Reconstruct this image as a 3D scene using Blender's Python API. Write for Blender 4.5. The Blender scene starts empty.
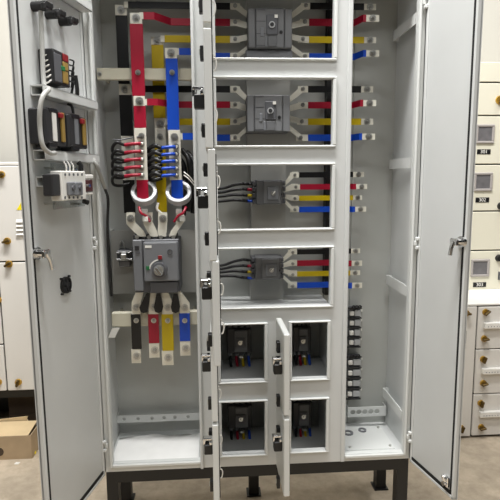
import bpy, bmesh, math, random
from mathutils import Vector, Matrix
random.seed(7)
S = bpy.context.scene
COL = S.collection
# ------------------------------------------------------------------ camera
CP = Vector((.4223, -1.9152, 1.1523)); YAW, PIT, ROL, FPX = .0670, .1402, -.0081, 508.95
FW = Vector((math.sin(YAW)*math.cos(PIT), math.cos(YAW)*math.cos(PIT), -math.sin(PIT)))
R0 = Vector((math.cos(YAW), -math.sin(YAW), 0)); U0 = R0.cross(FW)
RT = math.cos(ROL)*R0 + math.sin(ROL)*U0; UP = RT.cross(FW)
cd = bpy.data.cameras.new('camera'); cam = bpy.data.objects.new('camera', cd); COL.objects.link(cam)
cd.sensor_width = 36; cd.lens = 36*FPX/500; cd.clip_start = .05
M = Matrix((RT, UP, -FW)).transposed().to_4x4(); M.translation = CP; cam.matrix_world = M
S.camera = cam
# ------------------------------------------------------------------ world, lamps, exposure
S.view_settings.view_transform = 'Standard'; S.view_settings.look = 'None'
S.view_settings.exposure = 0.08; S.view_settings.gamma = 1; S.view_settings.use_curve_mapping = False
wd = bpy.data.worlds.new('hall_light'); S.world = wd; wd.use_nodes = True
bg = wd.node_tree.nodes['Background']; bg.inputs[0].default_value = (1, .985, .955, 1); bg.inputs[1].default_value = .015
def lamp(name, loc, aim, sx, sy, power, col=(1, .99, .97)):
    l = bpy.data.lights.new(name, 'AREA'); l.shape = 'RECTANGLE'; l.size = sx; l.size_y = sy; l.energy = power; l.color = col
    o = bpy.data.objects.new(name, l); COL.objects.link(o); o.location = loc
    o.rotation_euler = (Vector(aim)-Vector(loc)).to_track_quat('-Z', 'Y').to_euler()
lamp('hall_lamp_near', (.2, -.75, 4.4), (.3, -.2, 0), 2.0, .3, 240)
lamp('hall_lamp_left_front', (-1.8, -3.4, 4.6), (.4, 0, .6), 2.4, .4, 52)
lamp('hall_lamp_right_front', (2.4, -2.6, 4.4), (1, 0, .5), 2.0, .3, 46)
lamp('hall_lamp_far', (.6, -4.5, 4.6), (.6, 0, .8), 2.4, .4, 32)
lamp('hall_lamp_right', (2.7, 0, 4.4), (2.65, 0, 0), 1.6, .35, 58)
lamp('hall_lamp_left', (-1.5, .5, 4.4), (-1.45, .5, 0), 1.6, .35, 32)

# ------------------------------------------------------------------ materials
def lin(h):
    c = [int(h[i:i+2], 16)/255 for i in (0, 2, 4)]
    return tuple(((v+.055)/1.055)**2.4 if v > .04045 else v/12.92 for v in c)
def mat(name, h, rough=.5, metal=0., var=.06, scale=6., bump=0., bscale=60., coat=0., emit=0, stretch=None):
    m = bpy.data.materials.new(name); m.use_nodes = True; t = m.node_tree; n = t.nodes; b = n['Principled BSDF']
    c = lin(h)
    b.inputs['Roughness'].default_value = rough; b.inputs['Metallic'].default_value = metal
    if coat: b.inputs['Coat Weight'].default_value = coat
    tc = n.new('ShaderNodeTexCoord'); mp = n.new('ShaderNodeMapping'); t.links.new(tc.outputs['Object'], mp.inputs[0])
    if stretch: mp.inputs['Scale'].default_value = stretch
    nz = n.new('ShaderNodeTexNoise'); nz.inputs['Scale'].default_value = scale; nz.inputs['Detail'].default_value = 5
    t.links.new(mp.outputs[0], nz.inputs['Vector'])
    rp = n.new('ShaderNodeValToRGB'); t.links.new(nz.outputs[0], rp.inputs[0])
    rp.color_ramp.elements[0].position = .3; rp.color_ramp.elements[1].position = .7
    rp.color_ramp.elements[0].color = tuple(v*(1-var) for v in c)+(1,); rp.color_ramp.elements[1].color = tuple(min(1, v*(1+var)) for v in c)+(1,)
    t.links.new(rp.outputs[0], b.inputs['Base Color'])
    if bump:
        n2 = n.new('ShaderNodeTexNoise'); n2.inputs['Scale'].default_value = bscale; t.links.new(mp.outputs[0], n2.inputs['Vector'])
        bp = n.new('ShaderNodeBump'); bp.inputs['Strength'].default_value = bump; bp.inputs['Distance'].default_value = .004
        t.links.new(n2.outputs[0], bp.inputs['Height']); t.links.new(bp.outputs[0], b.inputs['Normal'])
    return m
PAINT = mat('light_grey_paint', 'cacccb', .42, var=.02, bump=.03, bscale=300)
LIP = mat('pale_paint', 'd4d6d4', .4, var=.02)
BACKP = mat('shaded_back_paint', 'b0b2ae', .4, var=.03)  # cabinet paint again, darkened to stand in for shade at the back
PLATE = mat('mounting_plate_paint', 'a6a6a2', .4, var=.04)
BLACKP = mat('black_frame_paint', '111111', .5, var=.1)
GASKET = mat('black_rubber', '141414', .8)
BLACK = mat('black_plastic', '111112', .45)
DGREY = mat('dark_grey_plastic', '55565a', .5, var=.04)
MGREY = mat('mid_grey_plastic', '74767a', .45, var=.04)
DIM = mat('breaker_grey', '626365', .5, var=.05)
DIM2 = mat('breaker_cover_grey', '6c6d6f', .5, var=.05)
DEEP = mat('charcoal_plastic', '2a2a2c', .5, var=.05)
TIN = mat('tinned_copper', 'e6e3d6', .36, metal=.2, var=.05, scale=30)
STEEL = mat('zinc_steel', 'c6c6c2', .3, metal=.85, var=.05)
BOLT = mat('bolt_steel', 'a8a8a4', .3, metal=.75, var=.1, scale=60)
CHROME = mat('chrome', 'dedede', .15, metal=1, var=.02)
BRASS = mat('brass', 'c9a24a', .3, metal=.8, var=.1)
DBRASS = mat('dark_brass', '5a4720', .4, metal=.6, var=.1)
CLR = {'black': mat('black_sleeve', '0f0f11', .35), 'red': mat('red_sleeve', '9c0c2c', .38, var=.04), 'yellow': mat('yellow_sleeve', 'c4aa04', .38, var=.04), 'blue': mat('blue_sleeve', '0844b4', .38, var=.04)}
CREAM = mat('cream_support', 'cbc7b4', .5, var=.04)
CREAMP = mat('cream_paint', 'dcd8c6', .45, var=.015)
WHITEP = mat('white_paint', 'dedbd5', .45, var=.015)
WHITE = mat('white_plastic', 'e6e4de', .5, var=.03)
FOAM = mat('white_film', 'f0f0ee', .7, var=.03, scale=12, bump=.3, bscale=30)
SEAM = mat('seam_shadow_gap', '2c2a24', .8)
YEL = mat('sign_yellow', 'f2df10', .5); REDM = mat('red_plastic', '86181f', .45); MAROON = mat('maroon_plastic', '4a2224', .45); GREENM = mat('green_plastic', '1b6b3c', .45); ORNG = mat('amber_plastic', '94793a', .5)
CARD = mat('cardboard', 'b09a7c', .85, var=.1, scale=9, bump=.15, bscale=40)
CARDIN = mat('cardboard_inside', 'd2ba92', .85, var=.08, scale=9)
SCREEN = mat('meter_screen', '6c6a6c', .25, var=.15, scale=30)
CONDUIT = mat('spiral_conduit', 'a8a8a4', .45, var=.05)
CTM = mat('grey_resin', 'b0b2b4', .35, var=.03); BEZEL = mat('meter_bezel', 'a59f9c', .4)
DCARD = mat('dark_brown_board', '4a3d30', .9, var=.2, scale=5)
WALLM = mat('cream_wall_paint', 'c0bdb4', .8, var=.02, scale=1.5, bump=.06, bscale=15)
CONC = mat('concrete', 'bcae9a', .75, var=.16, scale=3.5, bump=.15, bscale=25)
def clear(name):
    m = bpy.data.materials.new(name); m.use_nodes = True; t = m.node_tree; n = t.nodes
    g = n.new('ShaderNodeBsdfGlossy'); g.inputs['Roughness'].default_value = .1
    tr = n.new('ShaderNodeBsdfTransparent'); tr.inputs[0].default_value = (.86, .88, .88, 1)
    mx = n.new('ShaderNodeMixShader'); mx.inputs[0].default_value = .12
    t.links.new(tr.outputs[0], mx.inputs[1]); t.links.new(g.outputs[0], mx.inputs[2]); t.links.new(mx.outputs[0], n['Material Output'].inputs[0])
    return m
ACRYL = clear('clear_acrylic')
def concrete_cracks(m):
    t = m.node_tree; n = t.nodes; b = n['Principled BSDF']; tc = n.new('ShaderNodeTexCoord')
    nz = n.new('ShaderNodeTexNoise'); nz.inputs['Scale'].default_value = 14; nz.inputs['Detail'].default_value = 8; nz.inputs['Roughness'].default_value = .7
    t.links.new(tc.outputs['Object'], nz.inputs['Vector'])
    rp = n.new('ShaderNodeValToRGB'); rp.color_ramp.elements[0].position = .35; rp.color_ramp.elements[1].position = .65
    rp.color_ramp.elements[0].color = (.62, .6, .57, 1); rp.color_ramp.elements[1].color = (1, 1, 1, 1)
    t.links.new(nz.outputs[0], rp.inputs[0])
    mx = n.new('ShaderNodeMixRGB'); mx.blend_type = 'MULTIPLY'; mx.inputs[0].default_value = .6
    src = b.inputs['Base Color'].links[0].from_socket
    t.links.new(src, mx.inputs[1]); t.links.new(rp.outputs[0], mx.inputs[2]); t.links.new(mx.outputs[0], b.inputs['Base Color'])
concrete_cracks(CONC)

# ------------------------------------------------------------------ helpers
def at(px, py, Y):                    # world point where the sight line of a photograph pixel meets the plane y = Y
    d = FW + RT*(px-250)/FPX - UP*(py-250)/FPX
    return CP + d*((Y-CP.y)/d.y)
def rect(x0, y0, x1, y1, Y):          # X0, X1, Z0, Z1 of a pixel rectangle on the plane y = Y
    xm, ym = (x0+x1)/2, (y0+y1)/2
    return at(x0, ym, Y).x, at(x1, ym, Y).x, at(xm, y1, Y).z, at(xm, y0, Y).z
I4 = Matrix.Identity(4)
class MB:
    def __init__(self, M=I4): self.bm = bmesh.new(); self.M = M
    def _v(self, p): return self.bm.verts.new(self.M @ Vector(p))
    def box(self, x0, x1, y0, y1, z0, z1, bev=0., seg=1):
        x0, x1 = min(x0, x1), max(x0, x1); y0, y1 = min(y0, y1), max(y0, y1); z0, z1 = min(z0, z1), max(z0, z1)
        v = [self._v(p) for p in ((x0,y0,z0),(x1,y0,z0),(x1,y1,z0),(x0,y1,z0),(x0,y0,z1),(x1,y0,z1),(x1,y1,z1),(x0,y1,z1))]
        f = [self.bm.faces.new([v[i] for i in q]) for q in ((0,3,2,1),(4,5,6,7),(0,1,5,4),(1,2,6,5),(2,3,7,6),(3,0,4,7))]
        if bev:
            bev = min(bev, .45*min(x1-x0, y1-y0, z1-z0))
            es = list({e for q in f for e in q.edges}); bmesh.ops.bevel(self.bm, geom=es, offset=bev, segments=seg, affect='EDGES', profile=.5)
        return self
    def prism(self, pts, a, b, axis='y'):   # polygon extruded along an axis; pts are the other two coordinates
        def P(u, w, t): return {'y': (u, t, w), 'x': (t, u, w), 'z': (u, w, t)}[axis]
        A = [self._v(P(u, w, a)) for u, w in pts]; B = [self._v(P(u, w, b)) for u, w in pts]; n = len(pts)
        self.bm.faces.new(A); self.bm.faces.new(B[::-1])
        for i in range(n): self.bm.faces.new((A[i], B[i], B[(i+1) % n], A[(i+1) % n]))
        return self
    def cyl(self, p, q, r, n=12, r2=None, cap=True):
        p, q = Vector(p), Vector(q); d = (q-p).normalized(); r2 = r if r2 is None else r2
        a = d.orthogonal().normalized(); b = d.cross(a)
        A = []; B = []
        for i in range(n):
            t = 2*math.pi*(i+.5)/n; o = a*math.cos(t)+b*math.sin(t)
            A.append(self._v(p+o*r)); B.append(self._v(q+o*r2))
        for i in range(n): self.bm.faces.new((A[i], A[(i+1) % n], B[(i+1) % n], B[i]))
        if cap: self.bm.faces.new(A[::-1]); self.bm.faces.new(B)
        return self
    def ring(self, c, d, ro, ri, h, n=28, cham=0.):     # thick ring round axis d, centred at c
        c = Vector(c); d = Vector(d).normalized(); a = d.orthogonal().normalized(); b = d.cross(a); R = []
        prof = [(ri, -h/2), (ro, -h/2), (ro, h/2-cham), (ro-cham, h/2), (ri+cham, h/2), (ri, h/2-cham)] if cham else [(ri, -h/2), (ro, -h/2), (ro, h/2), (ri, h/2)]
        for i in range(n):
            t = 2*math.pi*i/n; o = a*math.cos(t)+b*math.sin(t)
            R.append([self._v(c+o*r+d*k) for r, k in prof])
        m = len(prof)
        for i in range(n):
            for j in range(m): self.bm.faces.new((R[i][j], R[(i+1) % n][j], R[(i+1) % n][(j+1) % m], R[i][(j+1) % m]))
        return self
    def tube(self, pts, r, n=7, sub=5):
        P = [Vector(p) for p in pts]; Q = []
        if sub > 1 and len(P) > 2:
            E = [2*P[0]-P[1]]+P+[2*P[-1]-P[-2]]
            for i in range(1, len(E)-2):
                for k in range(sub):
                    t = k/sub; a, b, c, d = E[i-1:i+3]
                    Q.append(.5*((2*b)+(c-a)*t+(2*a-5*b+4*c-d)*t*t+(3*b-a-3*c+d)*t**3))
            Q.append(P[-1])
        else: Q = P
        rings = []; up = None
        for i, p in enumerate(Q):
            d = (Q[min(i+1, len(Q)-1)]-Q[max(i-1, 0)]).normalized()
            up = d.orthogonal().normalized() if up is None else (up-d*up.dot(d)).normalized()
            s = d.cross(up); rings.append([self._v(p+(up*math.cos(6.28318*k/n)+s*math.sin(6.28318*k/n))*r) for k in range(n)])
        for i in range(len(rings)-1):
            for k in range(n): self.bm.faces.new((rings[i][k], rings[i][(k+1) % n], rings[i+1][(k+1) % n], rings[i+1][k]))
        self.bm.faces.new(rings[0][::-1]); self.bm.faces.new(rings[-1])
        return self
    def strap(self, path, z0, z1, t=.006):   # flat bar standing on edge, following (x, y) stations
        n = len(path); L = []
        for i, (x, y) in enumerate(path): L.append([self._v((x, y-t/2, z0)), self._v((x, y-t/2, z1)), self._v((x, y+t/2, z1)), self._v((x, y+t/2, z0))])
        for i in range(n-1):
            for k in range(4): self.bm.faces.new((L[i][k], L[i][(k+1) % 4], L[i+1][(k+1) % 4], L[i+1][k]))
        self.bm.faces.new(L[0]); self.bm.faces.new(L[-1][::-1]); return self
    def holed(self, x0, x1, z0, z1, y0, y1, cx, r, n=12):    # plate with round holes at the xs in cx
        zc = (z0+z1)/2; h = (z1-z0)/2; n = 16; last = x0; hw = min([h]+[(q-p)/2 for p, q in zip(cx, cx[1:])]); g = math.atan2(h, hw)
        T = sorted([2*math.pi*i/12 for i in range(12)]+[g, math.pi-g, math.pi+g, 2*math.pi-g]); n = len(T)
        for c in cx:
            if c-hw > last+1e-4: self.box(last, c-hw, y0, y1, z0, z1)
            last = c+hw; F = []
            for y in (y0, y1):
                I = []; O = []
                for i in range(n):
                    u, w = math.cos(T[i]), math.sin(T[i]); k = min(hw/max(abs(u), 1e-9), h/max(abs(w), 1e-9))
                    I.append(self._v((c+r*u, y, zc+r*w))); O.append(self._v((c+k*u, y, zc+k*w)))
                F.append((I, O))
            for i in range(n):
                j = (i+1) % n; (I, O), (K, Q) = F
                for q in ((I[i], I[j], O[j], O[i]), (K[i], Q[i], Q[j], K[j]), (I[i], K[i], K[j], I[j]), (O[i], O[j], Q[j], Q[i])): self.bm.faces.new(q)
        if x1 > last+1e-4: self.box(last, x1, y0, y1, z0, z1)
        return self
ROOT = {}
def tag(o, label=None, cat=None, group=None, kind=None):
    for k, v in (('label', label), ('category', cat), ('group', group), ('kind', kind)):
        if v: o[k] = v
    return o
def thing(name, label, cat, loc, group=None):
    o = bpy.data.objects.new(name, None); COL.objects.link(o); o.location = loc; o.empty_display_size = .05
    ROOT[o.name] = Vector(loc); return tag(o, label, cat, group)
def part(mb, name, m, parent=None, label=None, smooth=False, loc=(0, 0, 0)):
    base = ROOT[parent.name] if parent else Vector(loc)
    bmesh.ops.recalc_face_normals(mb.bm, faces=mb.bm.faces)
    me = bpy.data.meshes.new(name)
    for v in mb.bm.verts: v.co -= base
    mb.bm.to_mesh(me); mb.bm.free(); me.materials.append(m)
    if smooth:
        for p in me.polygons: p.use_smooth = True
    o = bpy.data.objects.new(name, me); COL.objects.link(o)
    if parent: o.parent = parent
    else: o.location = base
    ROOT[o.name] = base
    if label: o['label'] = label
    return o
def solo(mb, name, m, label, cat, loc, group=None, smooth=False): return tag(part(mb, name, m, None, None, smooth, loc), label, cat, group)
def struct(mb, name, m): return tag(part(mb, name, m), kind='structure')
def bolt(parent, p, r=.009, d=(0, -1, 0)):
    p = Vector(p); d = Vector(d); deep = parent.parent is not None and parent.parent.parent is None and parent.type == 'MESH'
    w = part(MB().cyl(p, p+d*.003, r*1.5, 16), 'washer', STEEL, parent)
    m = MB(); m.cyl(p+d*.003, p+d*.009, r, 6, r*.95); m.cyl(p+d*.009, p+d*.015, r*.5, 8, r*.4)
    return part(m, 'bolt', BOLT, parent if deep else w)

# ------------------------------------------------------------------ setting
FZ = -.31
struct(MB().box(-5, 6, -6, 1.6, FZ-.1, FZ), 'floor', CONC)
struct(MB().box(-5, 6, 1.6, 1.75, FZ-.1, 5), 'wall_back', WALLM)

# ================================================================== the main cabinet
D = .30; TOP = 1.95; XL, XR = -.035, 1.207
cab = thing('electrical_cabinet', 'large open grey switchgear cabinet on a black stand, both tall doors swung open', 'cabinet', (.586, .15, FZ))
part(MB().box(XL, XL+.005, 0, D+.012, 0, TOP), 'side_panel', PAINT, cab)
part(MB().box(XR-.005, XR, 0, D+.012, 0, TOP), 'side_panel', PAINT, cab)
part(MB().box(XL+.005, XR-.005, 0, D+.012, TOP-.004, TOP), 'roof_panel', PAINT, cab)
part(MB().box(XL+.005, XR-.005, .02, D+.012, .004, .010), 'floor_panel', PAINT, cab)
# back panels with fine gaps
for a, b in ((XL+.005, .384), (.387, .90), (.903, 1.02), (1.022, XR-.005)):
    part(MB().box(a, b, D, D+.008, .010, TOP-.004), 'back_panel', BACKP, cab)
part(MB().box(XL+.005, XR-.005, D+.0085, D+.0118, .010, TOP-.004), 'rear_sheet', BACKP, cab)
# outer frame: jambs with a raised return lip
fr = MB(); fr.box(XL, 0, 0, .02, 0, TOP); fr.box(-.012, -.002, -.012, 0, .02, TOP-.02, .003); part(fr, 'left_jamb', LIP, cab)
fr = MB(); fr.box(1.175, XR, 0, .02, 0, TOP); fr.box(1.176, 1.186, -.012, 0, .02, TOP-.02, .003); part(fr, 'right_jamb', LIP, cab)
fr = MB(); fr.box(0, .345, 0, .02, 0, .034); fr.box(-.002, .345, -.012, .0, .020, .034, .003); part(fr, 'bottom_sill', LIP, cab)
fr = MB(); fr.box(.932, 1.175, 0, .02, 0, .030); fr.box(.932, 1.176, -.012, .0, .016, .030, .003); part(fr, 'bottom_sill', LIP, cab)
fr = MB(); fr.box(.345, .432, 0, .02, 0, TOP); fr.box(.345, .357, -.012, .0, .0, TOP-.02, .003); fr.box(.345, .350, .02, .05, .036, TOP-.02); part(fr, 'frame_post', PAINT, cab)
fr = MB(); fr.box(.861, .932, 0, .02, 0, TOP); fr.box(.914, .932, -.006, .0, .0, TOP-.02, .003); fr.box(.926, .932, .02, .05, .036, TOP-.02); part(fr, 'frame_post', PAINT, cab)
opens = [(.432, .861, 1.582, 1.875), (.432, .861, 1.272, 1.511), (.432, .861, .962, 1.200), (.432, .861, .660, .886),
         (.432, .604, .360, .590), (.712, .852, .362, .592), (.432, .604, .052, .275), (.710, .851, .055, .275)]
bz = [1.875, TOP], [1.511, 1.582], [1.200, 1.272], [.886, .962], [.592, .660], [.275, .362], [0, .054]
for a, b in bz: part(MB().box(.432, .861, 0, .02, a, b), 'frame_rail', PAINT, cab)
for z0, z1 in ((.054, .275), (.362, .592)): part(MB().box(.604, .711, 0, .02, z0, z1), 'frame_mullion', PAINT, cab)
for x0, x1, z0, z1 in opens:       # white raised lip round each compartment
    m = MB(); w = .009; h = .0075
    w = .0135
    for q in ((x0-w, x1+w, z1, z1+h), (x0-w, x1+w, z0-h, z0), (x0-w, x0, z0, z1), (x1, x1+w, z0, z1)): m.box(q[0], q[1], -.012, .0, q[2], q[3], .003)
    part(m, 'opening_lip', LIP, cab)
# partitions and shelves of the lower compartments
for x in (.405, .655, .884): part(MB().box(x, x+.004, .021, D-.001, .012, .628), 'partition', PAINT, cab)
for z in (.335, .628): part(MB().box(.4055, .8875, .021, D-.001, z, z+.004), 'shelf', PAINT, cab)
# posts behind the frame
for x in (.372, .895): part(MB().box(x, x+.022, D-.05, D-.001, .64, TOP-.005), 'rear_post', BLACKP, cab)
# black stand
st = MB(); st.box(XL+.004, XR-.004, .004, .05, -.05, 0); part(st, 'stand_beam', BLACKP, cab)
part(MB().box(XL+.004, XR-.004, D-.035, D+.01, -.05, 0), 'stand_beam', BLACKP, cab)
part(MB().box(XL+.004, XL+.05, .05, D-.035, -.05, 0), 'stand_beam', BLACKP, cab)
part(MB().box(XR-.05, XR-.004, .05, D-.035, -.05, 0), 'stand_beam', BLACKP, cab)
for x, y in ((XL+.004, .004), (XR-.05, .004), (XL+.004, D-.036), (XR-.05, D-.036), (.555, D-.036)):
    m = MB(); m.box(x, x+.046, y, y+.046, FZ+.006, -.05); m.box(x-.01, x+.056, y-.01, y+.056, FZ, FZ+.006); part(m, 'stand_leg', BLACKP, cab)
# flat rails on the right side panel
for z in (1.735, 1.207, .70, .172):
    m = MB(); m.box(1.176, 1.180, .03, D-.03, z-.02, z+.02); m.box(1.180, 1.2015, .03, .034, z-.02, z+.02); m.box(1.180, 1.2015, D-.034, D-.03, z-.02, z+.02)
    r = part(m, 'side_rail', LIP, cab)
    if z < 1:
        part(MB().box(1.1765, 1.1795, .05, D-.05, z+.020, z+.024), 'rail_edge', LIP, r)
# chamber floor details
def film(x0, x1, y0, y1, z, amp):
    m = MB(); N, K = 14, 9; g = []
    for j in range(K):
        row = []
        for i in range(N):
            u, v = i/(N-1), j/(K-1); e = min(u, 1-u, v, 1-v)
            yy = y0+(y1-y0)*v - (.05*math.sin(u*9+1)*.5+.03 if j == K-1 else 0)
            row.append(m._v((x0+(x1-x0)*u, yy, z+(amp*(.5+.5*math.sin(i*1.9+j*1.3)*math.cos(j*2.1-i)) if e > 0 else 0))))
        g.append(row)
    for j in range(K-1):
        for i in range(N-1): m.bm.faces.new((g[j][i], g[j][i+1], g[j+1][i+1], g[j+1][i]))
    return m
solo(film(-.02, .335, .03, .27, .0155, .008), 'plastic_film', FOAM, 'crumpled white plastic film lying on the floor of the left chamber', 'film', (.16, .15, .0105), smooth=True)
gp = part(MB().box(.96, 1.165, .06, .26, .010, .013), 'gland_plate', LIP, cab)
for x, y in ((.975, .08), (1.15, .08), (.975, .24), (1.15, .24)): part(MB().cyl((x, y, .013), (x, y, .018), .006, 8), 'screw', STEEL, gp)
for x, y, r in ((1.0, .2, .022), (1.07, .22, .018)): part(MB().ring((x, y, .016), (0, 0, 1), r, r*.6, .006, 18), 'cable_gland', MGREY, gp)
# rear drilled rails
def drilled(x0, y0, x1, y1, holes, Y, end):
    a, b, c, d = rect(x0, y0, x1, y1, Y); zc = (c+d)/2
    r = part(MB().holed(a, b, c, d, Y, Y+.004, [at(h, (y0+y1)/2, Y).x for h in holes], .27*(d-c) if x0 > 300 else .25*(d-c)), 'drilled_rail', LIP, cab)
    part(MB().box(a, a+.004, Y+.004, D-.001, c, d), 'rail_bracket', LIP, r); part(MB().box(b-.004, b, Y+.004, D-.001, c, d), 'rail_bracket', LIP, r)
drilled(348, 407, 386, 416.5, (353, 359, 365, 371, 377), .255, 0)
drilled(117, 414.5, 200, 421.5, (124, 138, 152, 164, 175, 188), .255, 0)
# cream cross beam and lower bar support in the left chamber
def beam(x0, y0, x1, y1, Y, name, h=.03):
    a, b, c, d = rect(x0, y0, x1, y1, Y); m = MB(); m.box(a, b, Y, Y+h, c, d, .003)
    zm = (c+d)/2; m.box(a+.01, a+.02, Y+h, D-.001, zm-.008, zm+.008); m.box(b-.03, b-.02, Y+h, D-.001, zm-.008, zm+.008); return part(m, name, CREAM, cab)
b1 = beam(96.5, 68, 197, 80, .145, 'cross_beam', .02)
bolt(b1, at(99.5, 74, .145), .006)
b2 = beam(111.5, 312, 199, 326, .14, 'busbar_support')
tg = MB(); q = [at(112.5, 327.5, .137), at(120, 327.5, .137), at(114.5, 338, .128), at(108, 338, .128)]
tg.prism([(p.x, p.z) for p in q], .132, .134); solo(tg, 'paper_tag', WHITE, 'small white paper tag hanging askew below the cream bar support', 'tag', at(113, 333, .133))
# mounting plates
def plate(x0, y0, x1, y1, Y, name='mounting_plate'):
    a, b, c, d = rect(x0, y0, x1, y1, Y); m = MB(); m.box(a, b, Y, Y+.003, c, d); m.box(a, a+.003, Y+.003, D-.001, c, d); m.box(b-.003, b, Y+.003, D-.001, c, d)
    return part(m, name, PLATE, cab)
plate(111.5, 230, 200, 293, .235)
plate(247, -12, 292.5, 49, .225); plate(247, 77, 290, 150, .225); plate(251, 160, 285.5, 233, .225); plate(250.5, 244, 283.5, 304, .225)

# ------------------------------------------------------------------ compartment doors
def small_door(hx, z0, z1, w, fx, locky, hinges, hooks, lab):
    hy = -.018; c = math.asin(max(-1, min(1, (fx-hx)/w))); ang = c     # leaf points to -y, leaning by ang
    L = Matrix.Translation((hx, hy, 0)) @ Matrix.Rotation(ang, 4, 'Z')  # local: leaf runs along -y, thickness along +x (inner face)
    m = MB(L); m.box(0, .0215, -w, 0, z0, z1, .003)
    d = part(m, 'compartment_door', LIP, cab, lab)
    m = MB(L); g = .009; a_, b_, e_, f_ = -w+.014, -.014, z0+.014, z1-.014
    for q in ((a_, b_, e_, e_+g), (a_, b_, f_-g, f_), (a_, a_+g, e_+g, f_-g), (b_-g, b_, e_+g, f_-g)): m.box(.0212, .0245, q[0], q[1], q[2], q[3])
    part(m, 'gasket', GASKET, d)
    m = MB(L); y = -w+.055; z = locky
    m.box(-.030, 0, y-.018, y+.018, z-.038, z-.000, .003); lk = part(m, 'lock_body', BLACK, d)
    m = MB(L); m.cyl((-.028, y, z-.004), (-.028, y, z+.014), .007, 10); m.box(-.034, 0, y-.012, y+.012, z+.012, z+.022, .003); m.box(-.012, -.001, y-.02, y+.02, z-.002, z+.012, .003)
    part(m, 'lock_handle', CHROME, lk)
    for hz, hyy in hinges:
        m = MB(L); m.box(-.013, 0, hyy-.013, hyy+.013, hz-.021, hz+.021, .002); hh = part(m, 'hinge', BLACK, d)
        part(MB(L).cyl((-.013, hyy, hz-.004), (-.013, hyy, hz+.012), .003, 8), 'hinge_pin', STEEL, hh)
    for hz in hooks:
        y = -w+.06
        part(MB(L).tube([(.022, y, hz+.016), (.031, y, hz+.013), (.034, y, hz), (.031, y, hz-.016), (.027, y, hz-.020)], .0022, 6), 'latch_hook', WHITE, d)
        part(MB(L).cyl((.022, y, hz+.024), (.027, y, hz+.024), .004, 8), 'latch_pin', WHITE, d)
HX = .396
def zs(px, py, Y): return at(px, py, Y).z
for i, (z0, z1, fx, ly, hg, hk, lab) in enumerate([
    (1.560, 1.915, .398, 1.80, ((8, -.30), ), (7,), 'topmost compartment door seen edge-on'),
    (1.234, 1.547, .398, 95, ((15, -.2), (55, -.3), (131, -.3)), (63, 115), 'second compartment door from the top, edge-on'),
    (.922, 1.233, .403, 195, ((170, -.3), (238, -.3)), (181, 227), 'third compartment door from the top, edge-on'),
    (.612, .922, .409, 286, ((277, -.3), (338, -.3)), (289, 328), 'fourth compartment door from the top, edge-on')]):
    Yl = -.018-.48+.055
    small_door(HX, z0, z1, .48, fx, ly if ly < 5 else zs(202, ly, Yl), [(zs(202, p, q), q) for p, q in hg if p != 15], [zs(219, p, Yl) for p in hk], lab)
small_door(HX, .320, .618, .235, .397, zs(206, 360, -.2), [(zs(206, 343, -.14), -.14), (zs(208, 401, -.14), -.14)], [zs(222, 394, -.2)], 'left of the two small doors in the upper small row')
small_door(HX, .012, .308, .235, .398, zs(206, 443, -.2), [(zs(208, 432, -.14), -.14), (zs(209, 482, -.14), -.14)], [zs(222, 440, -.2), zs(222, 474, -.2)], 'left of the two small doors in the bottom row')
small_door(.648, .322, .618, .215, .650, zs(277, 363, -.18), [(zs(280, 345, -.11), -.11), (zs(280, 398, -.11), -.11)], [zs(290, 358, -.18)], 'right of the two small doors in the upper small row')
small_door(.648, .012, .308, .215, .650, zs(277, 440, -.18), [(zs(280, 429, -.11), -.11), (zs(280, 479, -.11), -.11)], [zs(290, 438, -.18)], 'right of the two small doors in the bottom row')

# ------------------------------------------------------------------ tall doors
def tall_door(hx, hy, deg, w, sgn, lab):
    a = math.radians(deg); u = Vector((sgn*math.cos(a), -math.sin(a), 0)); n = Vector((-sgn*math.sin(a), -math.cos(a), 0))
    L = Matrix((u, n, Vector((0, 0, 1)))).transposed().to_4x4(); L.translation = (hx, hy, 0)     # local: u along leaf, n out of inner face
    z0, z1 = -.004, TOP-.01
    m = MB(L); m.box(0, w, -.022, -.014, z0, z1)
    for q in ((0, w, z0, z0+.014), (0, w, z1-.014, z1), (0, .014, z0, z1), (w-.010, w, z0, z1)): m.box(q[0], q[1], -.022, 0, q[2], q[3], .003)
    d = part(m, 'tall_door', PAINT, cab, lab)
    m = MB(L); g = .008
    for q in ((.014, w-.014, z0+.014, z0+.014+.012), (.014, w-.014, z1-.014-g, z1-.014), (w-.0105-g, w-.010, z0+.026, z1-.022)): m.box(q[0], q[1], -.014, -.001, q[2], q[3])
    part(m, 'gasket', GASKET, d)
    part(MB(L).box(.015, w-.019, -.0138, -.004, z0+.027, z1-.024), 'inner_panel', PAINT, d)
    def on(px, py, off=0.):                 # door coordinates (u, z) of a pixel on the plane off from the inner face
        p0 = Vector((hx, hy, 0)) + n*off; r = FW + RT*(px-250)/FPX - UP*(py-250)/FPX
        t = (p0-CP).dot(n)/r.dot(n); P = CP + r*t
        return (P-Vector((hx, hy, 0))).dot(u), P.z
    return d, L, on, u, n
ld, LL, onL, uL, nL = tall_door(-.028, -.014, 76.7, .394, -1, 'left tall door, its inner face carrying relays and meters')
rd, LR, onR, uR, nR = tall_door(1.198, -.014, 77.7, .270, 1, 'right tall door with an empty inner face')
def hinge(d, L, z):
    m = MB(L); m.box(-.004, .012, -.002, .010, z-.024, z-.010, .003); m.box(-.006, .004, 0, .014, z-.010, z+.010, .003); m.box(-.004, .012, -.002, .010, z+.010, z+.024, .003)
    part(m, 'hinge', LIP, d)
for y in (242, 453): hinge(ld, LL, onL(98, y)[1])
for y in (10, 242, 438): hinge(rd, LR, onR(412, y)[1])
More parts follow.
